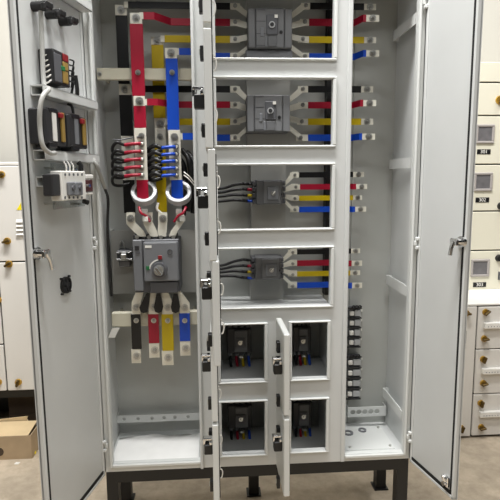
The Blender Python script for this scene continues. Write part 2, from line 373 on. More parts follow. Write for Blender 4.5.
# handles on the inner faces
def handle(d, L, u, z, s):
    m = MB(L); m.cyl((u, -.004, z), (u, .006, z), .020, 14); m.cyl((u, .006, z), (u, .035, z), .013, 12); m.box(u-.02, u+.02, .026, .036, z-.012, z+.012, .004); h = part(m, 'door_handle', CHROME, d)
    m = MB(L); m.tube([(u, .034, z), (u-s[0]*.6, .040, z-s[1]*.45), (u-s[0], .042, z-s[1])], .007, 8); part(m, 'handle_lever', CHROME, h)
u, z = onL(42.5, 253.5, .02); handle(ld, LL, u, z, (.012, .050))
u, z = onR(457, 242, .02); handle(rd, LR, u, z, (.005, .044))
u, z = onR(445, 482, .01); m = MB(LR); m.box(u-.018, u+.010, -.004, .008, z-.02, z+.02, .003); m.tube([(u, .008, z), (u+.004, .022, z+.02), (u+.012, .026, z+.036)], .006, 7); m.cyl((u, .006, z-.004), (u, .02, z-.004), .009, 10); part(m, 'bottom_latch', CHROME, rd)
# little fan in the left door
u, z = onL(65.7, 285, 0); fd = part(MB(LL).ring((u, .001, z), (0, 1, 0), .028, .021, .012, 24), 'door_fan', BLACK, ld)
m = MB(LL); m.cyl((u, -.003, z), (u, .003, z), .021, 20); m.cyl((u, .003, z), (u, .008, z), .009, 12)
for k in range(5):
    t = 2*math.pi*k/5; m.prism([(u+.008*math.cos(t), z+.008*math.sin(t)), (u+.02*math.cos(t+.3), z+.02*math.sin(t+.3)), (u+.02*math.cos(t+.9), z+.02*math.sin(t+.9)), (u+.008*math.cos(t+.7), z+.008*math.sin(t+.7))], .003, .006)
part(m, 'fan_blade_disc', DEEP, fd)
for a in (45, 135, 225, 315): part(MB(LL).cyl((u+.036*math.cos(math.radians(a)), -.004, z+.036*math.sin(math.radians(a))), (u+.036*math.cos(math.radians(a)), .004, z+.036*math.sin(math.radians(a))), .0035, 8), 'screw', BLACK, fd)
# hollow rails across the left door
def door_rail(xa, ya, xb, yb, hh=.030):
    ua, za = onL(xa, ya, .02); ub, zb = onL(xb, yb, .02); z = (za+zb)/2; t = .003; m = MB(LL)
    lo, hi = min(ua, ub), max(ua, ub)
    for q in ((-.003, .038, z-hh/2, z-hh/2+t), (-.003, .038, z+hh/2-t, z+hh/2), (.035, .038, z-hh/2, z+hh/2), (-.003, 0, z-hh/2, z+hh/2)): m.box(lo, hi, q[0], q[1], q[2], q[3])
    part(m, 'door_rail', LIP, ld); return z
zr1 = door_rail(48, -16, 87, 5); zr2 = door_rail(38, 92.5, 93, 104); zr3 = door_rail(40, 155, 95, 159); door_rail(43, 181.5, 60, 181.5)
# conduits
def P3(px, py, off): u, z = onL(px, py, off); return Vector(LL @ Vector((u, off, z)))
solo(MB().tube([P3(40, -30, .02), P3(40.5, 0, .02), P3(42, 45, .02), P3(44, 84, .025), P3(49, 89, .05), P3(43.5, 95, .055), P3(40, 108, .05), P3(40, 128, .045), P3(43, 146, .05), P3(50, 153, .055), P3(55, 153, .055)], .0070, 9), 'cable_conduit', CONDUIT, 'grey flexible conduit running down the left door and looping over its rails', 'conduit', P3(40, 128, .02), smooth=True)
solo(MB().tube([P3(92, 158, .03), P3(97, 166, .045), at(100, 174, -.02), at(103.5, 184, .03), at(105, 188, .045)], .0075, 9), 'cable_conduit', CONDUIT, 'grey flexible conduit crossing from the left door into the left chamber', 'conduit', P3(97, 166, .04), smooth=True)
solo(MB().tube([at(105, 189, .05), at(108, 200, .10), at(107.5, 225, .16), at(108.5, 250, .19), at(110, 275, .2), at(111.5, 296, .215)], .0055, 8), 'control_cable', DEEP, 'dark cable running down the inner left side of the left chamber', 'cable', at(109, 260, .19), smooth=True)

def dbox(m, L, on, px0, py0, px1, py1, o0, o1, bev=.002):
    ua, za = on(px0, (py0+py1)/2, o1); ub, zb = on(px1, (py0+py1)/2, o1); _, zt = on((px0+px1)/2, py0, o1); _, zl = on((px0+px1)/2, py1, o1)
    m.box(ua, ub, o0, o1, zl, zt, bev); return min(ua, ub), max(ua, ub), zl, zt
# three black push-button bodies near the top of the door
for i, (x0, y0, x1, y1, w) in enumerate(((36, 2, 51, 10, 'nearest the free edge'), (50, 10, 64, 18, 'in the middle'), (63, 17.5, 77, 25, 'nearest the hinges'))):
    t = thing('lamp_socket', 'black indicator lamp socket under the top door rail, '+w+' of three', 'lamp socket', P3((x0+x1)/2, y1, .0), 'three lamp sockets on the left door')
    m = MB(LL); u, z = onL((x0+x1)/2, (y0+y1)/2, .03); m.cyl((u, -.004, z), (u, .03, z), .014, 14); m.box(u-.018, u+.018, .03, .05, z-.009, z+.011, .004); part(m, 'socket_body', BLACK, t)
    part(MB(LL).box(u-.026, u-.016, .034, .048, z-.002, z+.014, .003), 'terminal', BLACK, t); part(MB(LL).box(u+.014, u+.024, .034, .048, z-.016, z+.004, .003), 'terminal', BLACK, t)
# relay module on the door
t = thing('terminal_relay', 'dark relay module with red and yellow label strips above the middle door rail', 'relay', P3(62, 87, 0))
m = MB(LL); a = dbox(m, LL, onL, 54, 52, 69.5, 85, -.004, .045, .003); part(m, 'relay_body', DEEP, t)
m = MB(LL); dbox(m, LL, onL, 55, 54, 62, 82, .045, .049); part(m, 'front_cover', DGREY, t)
for k, (y0, y1, cm) in enumerate(((54, 62, REDM), (62, 71, ORNG), (71, 84, ORNG))):
    m = MB(LL); dbox(m, LL, onL, 63.5, y0+.4, 68.5, y1-.4, .045, .050); part(m, 'label_strip', cm, t)
m = MB(LL); dbox(m, LL, onL, 62, 66, 65.5, 71, .045, .052); part(m, 'indicator', GREENM, t)
for k in range(6):
    u, z = onL(51.5, 54+k*5.6, .03); m = MB(LL); m.tube([(u-.01, .03, z), (u+.006, .034, z+.004), (u+.014, .026, z-.004), (u+.018, .01, z-.010)], .0024, 6); part(m, 'terminal_wire', WHITE, t)
for k in range(5):
    u, z = onL(70.5, 60+k*5.4, .03); m = MB(LL); m.tube([(u+.006, .03, z), (u-.008, .036, z-.002), (u-.016, .03, z-.014), (u-.017, .02, z-.05)], .0028, 6); part(m, 'terminal_wire', BLACK, t)
u, z = onL(76, 88, .02); part(MB(LL).tube([(u, .02, z+.04), (u-.003, .022, z), (u-.004, .02, zr2+.016)], .007, 7), 'wire_bundle', BLACK, t)
# two meter backs
for x0, y0, x1, y1, w in ((45.5, 108, 66, 147, 'the left of two, white label'), (68.5, 114, 87, 150, 'the right of two, grey label')):
    t = thing('panel_meter', 'dark meter back with yellow terminal strip, '+w, 'meter', P3((x0+x1)/2, y1, 0), 'panel meters on the left door')
    w_ = x1-x0; h = y1-y0
    m = MB(LL); dbox(m, LL, onL, x0, y0+2, x1, y1-2, -.004, .05, .004); part(m, 'meter_body', DEEP, t)
    for q in ((y0, y0+5), (y1-5, y1+1)):
        m = MB(LL); dbox(m, LL, onL, x0+w_*.2, q[0], x0+w_*.62, q[1], .012, .053, .003); part(m, 'mounting_clamp', BLACK, t)
    m = MB(LL); dbox(m, LL, onL, x0+w_*.36, y0+5, x0+w_*.56, y1-6, .05, .052, 0); part(m, 'rating_label', WHITE if x0 < 60 else MGREY, t)
    m = MB(LL); dbox(m, LL, onL, x0+w_*.83, y0+5, x0+w_*.97, y1-5, .05, .058); part(m, 'terminal_strip', ORNG, t)
    m = MB(LL); dbox(m, LL, onL, x0+w_*.74, y0+5, x0+w_*.9, y0+10, .05, .060); part(m, 'terminal_plug', REDM, t)
u, z = onL(69, 104, .02); solo(MB(LL).tube([(u+.01, .02, zr2-.016), (u, .03, z-.01), (u-.004, .03, z-.05), (u, .022, z-.10)], .005, 7), 'control_wire', BLACK, 'black control wires dropping behind the two panel meters', 'wire', P3(69, 110, .02), smooth=True)
# contactor on an acrylic plate
t = thing('acrylic_shield', 'clear acrylic plate behind the white contactor on the left door', 'shield', P3(67, 208, .0))
m = MB(LL); dbox(m, LL, onL, 52.5, 164, 84, 208, .030, .033, 0); part(m, 'shield_plate', ACRYL, t)
for px, py in ((55, 168), (55, 204), (80, 168), (80, 204)):
    u, z = onL(px, py, .03); part(MB(LL).cyl((u, -.004, z), (u, .030, z), .004, 8), 'standoff', STEEL, t)
t = thing('contactor', 'white contactor with grey dials and dark coil under the lowest door rail', 'contactor', P3(72, 200, .034))
m = MB(LL); dbox(m, LL, onL, 52.5, 174, 63, 196, .034, .066, .003); part(m, 'coil_block', DEEP, t)
m = MB(LL); dbox(m, LL, onL, 62, 171, 86, 200, .034, .072, .003); part(m, 'contactor_body', WHITE, t)
for px in (73, 80):
    m = MB(LL); dbox(m, LL, onL, px-3.6, 182, px+3.2, 195.5, .072, .082, .003); q = part(m, 'dial_block', MGREY, t)
    u, z = onL(px, 188, .082); part(MB(LL).cyl((u, .082, z), (u, .087, z), .008, 12), 'dial', DGREY, q)
for k in range(5):
    for yy in (174.5, 197.5):
        u, z = onL(65+k*4.2, yy, .072); part(MB(LL).cyl((u, .070, z), (u, .0735, z), .0045, 8), 'terminal_screw', DGREY, t)
m = MB(LL); dbox(m, LL, onL, 86, 180, 93, 192, .034, .062, .003); part(m, 'overload_block', MAROON, t, 'dark maroon side block')
for q in ((174.5, 179), (192.5, 195)):
    m = MB(LL); dbox(m, LL, onL, 85.5, q[0], 93.5, q[1], .034, .062, .003); part(m, 'side_bracket', WHITE, t)
u, z = onL(88, 185.5, .065); part(MB(LL).cyl((u, .062, z), (u, .072, z), .006, 10), 'reset_button', CHROME, t)
for k in range(3):
    u, z = onL(66+k*3.5, 168, .05); part(MB(LL).tube([(u, .05, z-.012), (u+.002, .052, z+.006), (u+.004, .045, zr3-.016)], .0025, 6), 'contactor_wire', WHITE, t)
u, z = onL(86, 201, .05); part(MB(LL).cyl((u, .04, z), (u, .058, z-.006), .008, 10), 'cable_plug', BLACK, t)
u, z = onL(81, 166, .05); part(MB(LL).tube([(u, .045, z-.03), (u-.004, .048, z), (u-.002, .04, zr3-.016)], .008, 7), 'wire_bundle', BLACK, t)

# ================================================================== busbars
YC = .20
def zrange(px, y0, y1, Y): return at(px, y1, Y).z, at(px, y0, Y).z
ROW = ['topmost', 'second', 'third', 'fourth']
POS = {'black': 'topmost', 'red': 'second', 'yellow': 'third', 'blue': 'lowest'}
def left_link(c, row, y0, y1, xs, Ys, tipx):
    """horizontal link from the left chamber's riser to the left terminals of a breaker"""
    z0, z1 = zrange(225, y0, y1, YC); xa = at(xs, y0, Ys).x; zc = (z0+z1)/2
    xe = at(tipx, y0, YC).x; xt = at(tipx+10, y0, YC).x
    t = thing('busbar', f'{c} sleeved busbar link entering the {ROW[row]} large breaker from the left side', 'busbar', (xa, Ys, zc), 'left busbar links of the large breakers')
    if Ys < YC-.02: pth = [(xa+.004, Ys), (xa+.045, Ys), (xa+.10, YC), (xe, YC)]
    else: pth = [(xa+.004, YC), (xe, YC)]
    part(MB().strap(pth, z0, z1), 'sleeve', CLR[c], t)
    part(MB().strap([(xe, YC), (xt, YC)], z0+.001, z1-.001, .005), 'tinned_end', TIN, t)
    part(MB().strap([(xa-.012, pth[0][1]), (xa+.004, pth[0][1])], z0+.001, z1-.001, .005), 'tinned_end', TIN, t)
    bolt(t, ((xe+xt)/2, YC-.003, zc), .009)
def right_link(c, row, y0, y1, x0, xb, xl0, xl1, ly0, ly1, Ye, small=False):
    z0, z1 = zrange(322, y0, y1, YC); zc = (z0+z1)/2
    xt = at(x0-9, y0, YC).x; xe = at(x0, y0, YC).x
    X2 = at(xl0, ly0, Ye).x; X3 = at(xl1, ly0, Ye).x
    k = 'small' if small else 'large'; pass
    t = thing('busbar', f'{c} sleeved busbar link running right from the {ROW[row]} breaker'+('' if row == 0 else ' from the top'), 'busbar', (X3, Ye, zc), 'right busbar links of the breakers')
    pth = [(xe, YC)]
    if Ye < YC-.02: pth += [(at(xb, y0, YC).x, YC), (X2-.012, Ye), (X2, Ye)]
    else: pth += [(X2, YC)]
    part(MB().strap(pth, z0, z1), 'sleeve', CLR[c], t)
    part(MB().strap([(xt, YC), (xe, YC)], z0+.001, z1-.001, .005), 'tinned_end', TIN, t)
    part(MB().strap([(X2, Ye), (X3, Ye)], z0+.001, z1-.001, .005), 'tinned_end', TIN, t)
    r = .009 if not small else .007
    bolt(t, ((xe+xt)/2, YC-.003, zc), r); bolt(t, ((X2+X3)/2, Ye-.003, zc), r)
    return zc
rows_l = {0: {'black': (3, 9.5), 'red': (19, 26), 'yellow': (36, 43), 'blue': (53, 59.5)}, 1: {'black': (86, 92.5), 'red': (101.5, 108), 'yellow': (118.5, 125), 'blue': (134.5, 141)}}
start = {'black': (127, .20), 'red': (142.5, .13), 'yellow': (163.5, .20), 'blue': (178, .13)}
for r in (0, 1):
    for c, (a, b) in rows_l[r].items():
        sx, sy = start[c]
        if r == 1: sx += 3.5
        left_link(c, r, a, b, sx, sy, 230)
for c, v in {'black': (3, 9.5, 310, 345, 364, 376, .20), 'red': (19, 26, 309, 354, 366, 379, .14), 'yellow': (36.5, 43, 307, 345, 364, 376, .20), 'blue': (53.5, 60, 309, 354, 366, 379, .14)}.items():
    right_link(c, 0, v[0], v[1], v[2], v[3], v[4], v[5], v[0], v[1], v[6])
for c, v in {'black': (86, 92.5, 307, 345, 361, 373, .20), 'red': (102, 108.5, 307, 352, 363, 376, .14), 'yellow': (118.5, 125, 306, 345, 361, 373, .20), 'blue': (134.5, 141, 305, 352, 362, 375, .15)}.items():
    right_link(c, 1, v[0], v[1], v[2], v[3], v[4], v[5], v[0], v[1], v[6])
for c, v in {'black': (172, 177.5, 299, 345, 353, 364, .20), 'red': (184, 189.5, 300, 349, 356, 367, .17), 'yellow': (195.5, 200.5, 299, 345, 353, 362, .20), 'blue': (206.5, 212, 299, 349, 355, 366, .17)}.items():
    right_link(c, 2, v[0], v[1], v[2], v[3], v[4], v[5], v[0], v[1], v[6], True)
for c, v in {'black': (249, 254, 297, 345, 351, 360, .20), 'red': (260, 265.5, 297, 345, 351.5, 362, .17), 'yellow': (271, 276, 297, 345, 350, 360, .20), 'blue': (282, 287.5, 297, 345, 352, 362, .17)}.items():
    right_link(c, 3, v[0], v[1], v[2], v[3], v[4], v[5], v[0], v[1], v[6], True)
# risers in the left chamber
def riser(c, segs, Y, label, boltpx, tilt=0):
    p = at(segs[0][0], segs[-1][3], Y); t = thing('busbar', label, 'busbar', p, 'risers of the left chamber')
    for x0, y0, x1, y1, k in segs:
        a, b, cc, d = rect(x0, y0, x1, y1, Y); m = MB(); m.box(a, b, Y-.003, Y+.003, cc, d, .001); part(m, 'sleeve' if k else 'tinned_section', CLR[c] if k else TIN, t)
    for x, y, r in boltpx: bolt(t, at(x, y, Y-.004), r)
    return t
riser('red', [(130, 13, 142, 24, 0), (131, 24, 144, 96, 1), (133.5, 96, 145, 106, 0), (134, 106, 146, 128, 1), (135, 128, 147, 180, 0), (137, 180, 148.5, 205, 1)], .128,
      'red sleeved vertical busbar dropping through the left ring transformer', [(136, 18, .010), (138, 72.5, .007), (139.5, 101, .010)]+[(141.5, 136+7.8*i, .008) for i in range(6)])
riser('blue', [(165, 48, 177, 58.5, 0), (166.5, 58.5, 178.5, 130, 1), (169, 130, 181, 180, 0), (171.5, 180, 183, 205, 1)], .128,
      'blue sleeved vertical busbar dropping through the right ring transformer', [(171, 53, .010), (172, 72.5, .007), (174.5, 137, .010)]+[(176, 146.5+7.2*i, .008) for i in range(5)])
riser('yellow', [(151, 37, 163.5, 45, 0), (152.5, 45, 164.5, 118, 1), (154.5, 118, 166, 128, 0), (155, 128, 166, 147, 0), (155, 147, 166, 176, 1), (156.5, 176, 166.5, 212, 1)], .210,
      'yellow sleeved vertical busbar between the red and blue risers', [(157, 40.5, .010), (160, 124, .010), (160, 136.5, .008)])
riser('black', [(115, 5, 127, 15.5, 0), (117, 15.5, 128.5, 84, 1), (119, 84, 131.5, 95, 0), (120, 95, 132.5, 136, 1), (122, 136, 134, 180, 0), (123.5, 180, 135, 213, 1)], .210,
      'black sleeved vertical busbar at the left of the left chamber', [(121, 10, .010), (125, 89.5, .010), (128, 145, .007), (128, 160, .007), (128, 173, .007)])
# ring current transformers
for cx, cy, Y, w in ((144.3, 193, .13, 'red'), (178.7, 193, .13, 'blue')):
    c = at(cx, cy, Y); t = thing('current_transformer', f'grey ring current transformer threaded by the {w} riser', 'current transformer', (c.x, c.y, c.z-.05), 'ring current transformers')
    ax = Vector((0, -math.cos(.60), math.sin(.60)))
    part(MB().ring(c, ax, .051, .036, .030, 32, .002), 'ring_core', CTM, t, smooth=False)
    lb = c+Vector((0, -.006, -.066)); part(MB().box(lb.x-.012, lb.x+.012, lb.y-.012, lb.y, lb.z-.014, lb.z+.004, .002), 'secondary_terminal', WHITE, t)
for cx, w in ((141, 'left'), (183, 'right')):
    a = at(cx+(-2 if w == 'left' else 3), 207, .10); q = [a, at(cx, 213, .085), at(cx+5*(1 if w == 'left' else -1), 216, .095), at(cx+9*(1 if w == 'left' else -1), 222, .10)]
    solo(MB().tube(q, .005, 7), 'twisted_wire', CLR['red'], f'short curved red wire under the {w} ring transformer', 'wire', q[2], smooth=True)
q = [at(158, 203, .14), at(157, 209, .13), at(161, 213, .135), at(163, 216, .14)]
solo(MB().tube(q, .0055, 7), 'ribbon_tie', WHITE, 'white tape loop on the yellow riser between the ring transformers', 'tie', q[0], smooth=True)
# control wires on the red and blue tinned sections
for i in range(5):
    y = 143.5+7.8*i; t = thing('control_wire', f'black control wire with red ferrule, number {i+1} from the top on the red riser' if 0 else ['topmost', 'second', 'middle', 'fourth', 'lowest'][i]+' black looped wire with a red sleeve bolted to the red riser', 'wire', at(126, y+1, .11), 'looped wires on the red riser')
    part(MB().tube([at(141, y, .116), at(136, y+.2, .108), at(129, y+.8, .108), at(124.5, y+1.6, .11)], .0066, 8), 'red_sleeve', CLR['red'], t, smooth=True)
    part(MB().cyl(at(143, y, .118), at(138, y, .113), .006, 8), 'ferrule', TIN, t)
    part(MB().tube([at(124.5, y+1.6, .11), at(117, y-1+i*.2, .10), at(112.5, y+4, .11), at(113.5, y+9.5, .13), at(120, y+11, .15), at(130, y+9, .17)], .0062, 7), 'insulation', BLACK, t, smooth=True)
for i in range(5):
    y = 147+7*i; t = thing('control_wire', ['topmost', 'second', 'middle', 'fourth', 'lowest'][i]+' black wire with a blue sleeve bolted to the blue riser', 'wire', at(163, y+1, .11), 'wires on the blue riser')
    part(MB().tube([at(175.5, y, .116), at(171, y, .108), at(165, y+.5, .108), at(161.5, y+1, .112)], .0064, 8), 'blue_sleeve', CLR['blue'], t, smooth=True)
    part(MB().cyl(at(177, y, .118), at(173, y, .113), .006, 8), 'ferrule', TIN, t)
    part(MB().tube([at(161.5, y+1, .112), at(155, y-1.5, .115), at(150, y+1, .14), at(148, y+4, .16), at(154, y+5, .18), at(162, y+3, .19)], .0085, 7), 'insulation', BLACK, t, smooth=True)
for k, (dx, dy) in enumerate(((0, 0), (5, 2), (-5, 6))):
    q = [at(182+dx, 150+dy, .205+.012*k), at(188+dx, 158+dy, .175+.016*k), at(190+dx, 170+dy, .17+.016*k), at(191+dx, 182+dy, .175+.016*k), at(190+dx, 196+dy, .205+.012*k), at(188+dx, 211+dy, .215+.012*k)]
    solo(MB().tube(q, .011, 8), 'cable_bundle', BLACK, ['black cable bundle curving past the blue riser, innermost of three', 'black cable bundle beside the frame post, outermost of three', 'black cable bundle behind the others near the blue riser'][k], 'cable', q[-1], 'black cable bundles right of the blue riser', smooth=True)
q = [at(184, 172, .13), at(189, 176, .12), at(195, 183, .13)]
for k in range(2):
    solo(MB().tube([p+Vector((0, -.012, -.012*k)) for p in q], .0025, 6), 'control_wire', WHITE, ('upper' if k == 0 else 'lower')+' thin white wire crossing the black cable bundle', 'wire', q[0], 'thin white wires over the cable bundle', smooth=True)
solo(MB().tube([at(113, 139.5, .15), at(120, 140, .145), at(128, 138.5, .15), at(140, 136.5, .118)], .0025, 6), 'control_wire', MGREY, 'thin grey wire bolted to the top of the red tinned section', 'wire', at(120, 140, .14), smooth=True)

# ================================================================== circuit breakers
def fins(t, x_pad, x_in, ys_pad, ys_in, Y, hw=3.2, hi=3.0, pad=9):
    s = 1 if x_in > x_pad else -1
    for a, b in zip(ys_pad, ys_in):
        P = [(x_pad, a-hw), (x_pad+s*pad*.75, a-hw), (x_in, b-hi), (x_in, b+hi), (x_pad+s*pad*.55, a+hw), (x_pad, a+hw)]
        Q = [at(x, y, Y) for x, y in P]; part(MB().prism([(p.x, p.z) for p in Q], Y, Y+.005), 'terminal_lug', TIN, t)
def breaker(label, x0, y0, x1, y1, shield=None, Yf=.12, fine=True):
    a, b, c, d = rect(x0, y0, x1, y1, Yf); w = b-a; h = d-c
    t = thing('circuit_breaker', label, 'circuit breaker', ((a+b)/2, .20, c))
    part(MB().box(a, b, Yf, .224, c, d, .003), 'body', DIM, t)
    for q in ((a+.005*w, a+.16*w), (b-.17*w, b-.005*w)): part(MB().box(q[0], q[1], Yf-.006, Yf, c+.01*h, d-.01*h, .002), 'side_cover', DIM2, t)
    part(MB().box(a+.175*w, b-.185*w, Yf-.011, Yf, c+.01*h, d-.01*h, .003), 'front_cover', DIM2, t)
    m = MB(); m.box(a+.41*w, b-.33*w, Yf-.017, Yf-.011, c+.32*h, d-.18*h, .003); pl = part(m, 'toggle_plate', DGREY, t)
    cx = a+.53*w; cz = c+.56*h
    part(MB().ring((cx, Yf-.021, cz), (0, -1, 0), .012, .008, .006, 18), 'rotary_ring', CTM, pl)
    part(MB().cyl((cx, Yf-.019, cz), (cx, Yf-.026, cz), .007, 12), 'rotary_knob', DEEP, pl)
    part(MB().box(cx+.010, cx+.022, Yf-.021, Yf-.019, d-.27*h, d-.19*h), 'maker_label', WHITE, pl)
    part(MB().box(a+.44*w, b-.36*w, Yf-.016, Yf-.011, c+.03*h, c+.29*h, .002), 'lower_cover', DIM, t)
    part(MB().box(a+.28*w, a+.35*w, Yf-.014, Yf-.011, c+.28*h, c+.50*h, .001), 'trip_window', MGREY, t)
    part(MB().box(a+.38*w, a+.43*w, Yf-.014, Yf-.011, c+.04*h, c+.28*h, .001), 'trip_window', MGREY, t)
    part(MB().cyl((a+.74*w, Yf-.011, c+.39*h), (a+.74*w, Yf-.014, c+.39*h), .0065, 12), 'test_button', BLACK, t)
    for k in (.06, .35, .66, .94): part(MB().box(a+.18*w, a+.39*w, Yf-.0118, Yf-.011, c+k*h-.0008, c+k*h+.0008), 'groove', DEEP, t)
    if shield:
        e, f, g, i = rect(*shield, Yf); part(MB().box(e, f, Yf+.01, .224, g, i, .003), 'terminal_shield', MGREY, t)
    return t
t = breaker('large grey moulded circuit breaker in the topmost compartment', 248, 8.5, 292, 48.5, (246, 49.2, 293, 57.5))
fins(t, 231, 249, (6.3, 22.5, 39.5, 56), (16, 26, 36.5, 47), YC-.008); fins(t, 309, 291, (6.3, 22.5, 39.5, 56), (16, 26, 36.5, 47), YC-.008)
t = breaker('large grey moulded circuit breaker in the second compartment from the top', 247, 95, 290, 132)
fins(t, 231, 248, (89.2, 105, 121.6, 137.7), (100, 108.5, 118, 127.5), YC-.008); fins(t, 308, 289, (89.2, 105.2, 121.8, 137.7), (100, 108.5, 118, 127.5), YC-.008)
def small_breaker(label, x0, y0, x1, y1, Yf=.13, nt=4, side=True, dark=False):
    a, b, c, d = rect(x0, y0, x1, y1, Yf); w = b-a; h = d-c; B = DIM if not dark else DEEP
    t = thing('circuit_breaker', label, 'circuit breaker', ((a+b)/2, .2, c))
    back = .224 if side else D-.001
    part(MB().box(a+.10*w, b-.10*w, Yf, back, c, d, .003) if side else MB().box(a, b, Yf, back, c+.12*h, d-.12*h, .003), 'body', B, t)
    for k in range(nt):      # terminal teeth
        if side:
            z = c+h*(k+.5)/nt
            for s in (0, 1):
                q = (a, a+.10*w) if s == 0 else (b-.10*w, b)
                m = MB(); m.box(q[0], q[1], Yf+.012, back, z-h*.09, z+h*.09, .002); part(m, 'terminal_block', DGREY, t)
        else:
            x = a+w*(k+.5)/nt
            for q in ((d-.12*h, d), (c, c+.12*h)): part(MB().box(x-w*.09, x+w*.09, Yf+.012, back, q[0], q[1], .002), 'terminal_block', DIM, t)
    m = MB(); m.box(a+.30*w, b-.16*w, Yf-.008, Yf, c+.04*h if side else c+.16*h, d-.04*h if side else d-.16*h, .003); part(m, 'front_cover', DIM2 if not dark else DIM, t)
    e, f, g, i = (a+.43*w, a+.76*w, c+.20*h, c+.72*h) if side else (a+.34*w, a+.72*w, c+.34*h, c+.62*h)
    pl = part(MB().box(e, f, Yf-.015, Yf-.008, g, i, .002), 'toggle_plate', MGREY if not dark else DGREY, t)
    part(MB().ring(((e+f)/2, Yf-.017, (g+i)/2), (0, -1, 0), .009, .005, .005, 16), 'rotary_ring', STEEL, pl)
    m = MB(); cx, cz = (e+f)/2, (g+i)/2; m.prism([(cx-.004, cz-.003), (cx-.001, cz-.005), (cx+.010, cz+.008), (cx+.006, cz+.010)], Yf-.022, Yf-.017); part(m, 'toggle', WHITE if not dark else STEEL, pl)
    part(MB().cyl((a+.84*w, Yf, c+.42*h), (a+.84*w, Yf-.004, c+.42*h), .005, 10), 'test_button', BLACK, t)
    return t
t = small_breaker('small grey circuit breaker in the third compartment from the top', 253, 180, 286, 204.5)
fins(t, 298, 285, (174.8, 186.8, 198, 209.2), (184, 189.8, 196.5, 201.5), YC-.008, 3.0, 2.2, 8)
t = small_breaker('small grey circuit breaker in the fourth compartment from the top', 252, 257.5, 284, 280)
fins(t, 297, 283, (251.5, 262.8, 273.5, 284.7), (260, 265.5, 270.8, 276.5), YC-.008, 2.8, 2.0, 8)
# cables entering the two small breakers from the left
for row, (ys, ye, nm) in enumerate(((190, (184, 189.5, 195.5, 201), 'third'), (267, (260, 266, 272, 278), 'fourth'))):
    for k in range(4):
        y0 = (188, 192, 196, 201)[k] if row == 0 else (265, 268.5, 272, 276)[k]
        c = ('black', 'red', 'yellow', 'blue')[k]
        t = thing('feed_cable', f'black feed cable with {c} end band into the {nm} breaker from the top', 'cable', at(216, y0, .2), f'feed cables of the {nm} breaker')
        p = [at(214, y0+1, .21), at(224, y0, .2), at(234, (y0+ye[k])/2-1, .19), at(243, ye[k]-.5, .185)]
        part(MB().tube(p, .0060, 8), 'insulation', BLACK, t, smooth=True)
        p2 = at(247.5, ye[k], .185); part(MB().tube([p[-1], p2], .0060, 8), 'insulation', BLACK, t, smooth=True); part(MB().tube([p2, at(254, ye[k], .185)], .0061, 8), 'end_band', CLR[c], t, smooth=True)
# four dark breakers in the bottom compartments
for (x0, y0, x1, y1, w) in ((227, 325, 251.5, 357, 'upper left'), (293, 323, 311, 356, 'upper right'), (228, 402, 252, 432, 'lower left'), (293, 399, 312, 430, 'lower right')):
    t = small_breaker(f'dark small breaker deep inside the {w} of the four bottom compartments', x0, y0, x1, y1, .16, 4, False, True)
    for k, c in enumerate(('black', 'red', 'yellow', 'blue')):
        xx = x0+(x1-x0)*(k+.5)/4; b = at(xx, y1, .21)
        m = MB().tube([at(xx, y1-2, .21), at(xx+.5, y1+4, .2), at(xx+1, y1+8, .2), at(xx+1.5, y1+9, .24), at(xx+1, y1+7, .28)], .006, 7)
        part(m, 'load_wire', CLR[c], t, smooth=True)
    u = at((x0+x1)/2+2, y1, .15); part(MB().box(u.x-.008, u.x+.008, .148, .165, u.z-.004, u.z+.003), 'rail_clip', STEEL, t)

# main switch in the left chamber
Yf = .085; a, b, c, d = rect(133, 240, 179.5, 293.5, Yf)
t = thing('main_switch', 'large grey main switch with rotary handle in the left chamber', 'switch', ((a+b)/2, .15, c))
a1 = at(143, 260, Yf).x
part(MB().box(a, b, Yf+.02, .234, c, d, .004), 'body', DGREY, t)
part(MB().box(a, a1-.002, Yf+.006, Yf+.02, c+.01, d, .003), 'side_cover', MGREY, t)
e, f, g, i = rect(143.5, 242, 178.5, 281.5, Yf-.01); part(MB().box(e, f, Yf-.01, Yf+.02, g, i, .006, 2), 'front_cover', MGREY, t)
e, f, g, i = rect(150, 282, 178, 293, Yf); part(MB().box(e, f, Yf, Yf+.02, g, i, .003), 'lower_cover', DGREY, t)
p = at(159.5, 269.5, Yf-.01); kb = part(MB().cyl(p, p+Vector((0, -.016, 0)), .031, 28, .029), 'rotary_handle', DGREY, t)
part(MB().cyl(p+Vector((0, -.016, 0)), p+Vector((0, -.034, 0)), .021, 20, .018), 'handle_hub', STEEL, kb)
m = MB(Matrix.Translation(p) @ Matrix.Rotation(math.radians(-35), 4, 'Y')); m.box(-.007, .007, -.046, -.034, -.019, .019, .003); part(m, 'handle_grip', CHROME, kb)
m = MB()
for k in range(9):
    t0 = math.radians(95+k*9); t1 = math.radians(95+k*9+9)
    m.prism([(p.x+.036*math.cos(t0), p.z+.036*math.sin(t0)), (p.x+.041*math.cos(t0), p.z+.041*math.sin(t0)), (p.x+.041*math.cos(t1), p.z+.041*math.sin(t1)), (p.x+.036*math.cos(t1), p.z+.036*math.sin(t1))], Yf-.0115, Yf-.01)
part(m, 'scale_arc', WHITE, t)
e, f, g, i = rect(158, 255.5, 162, 259.5, Yf-.012); part(MB().box(e, f, Yf-.014, Yf-.01, g, i, .001), 'on_marker', REDM, t)
e, f, g, i = rect(146, 266, 149.5, 270, Yf-.012); part(MB().box(e, f, Yf-.013, Yf-.01, g, i, .001), 'off_marker', GREENM, t)
q = at(169.8, 252, Yf-.01); part(MB().ring(q+Vector((0, -.001, 0)), (0, -1, 0), .011, .008, .004, 20), 'padlock_ring', DGREY, t)
e, f, g, i = rect(145, 245.5, 151.5, 248, Yf-.012); part(MB().box(e, f, Yf-.0115, Yf-.01, g, i), 'maker_label', WHITE, t)
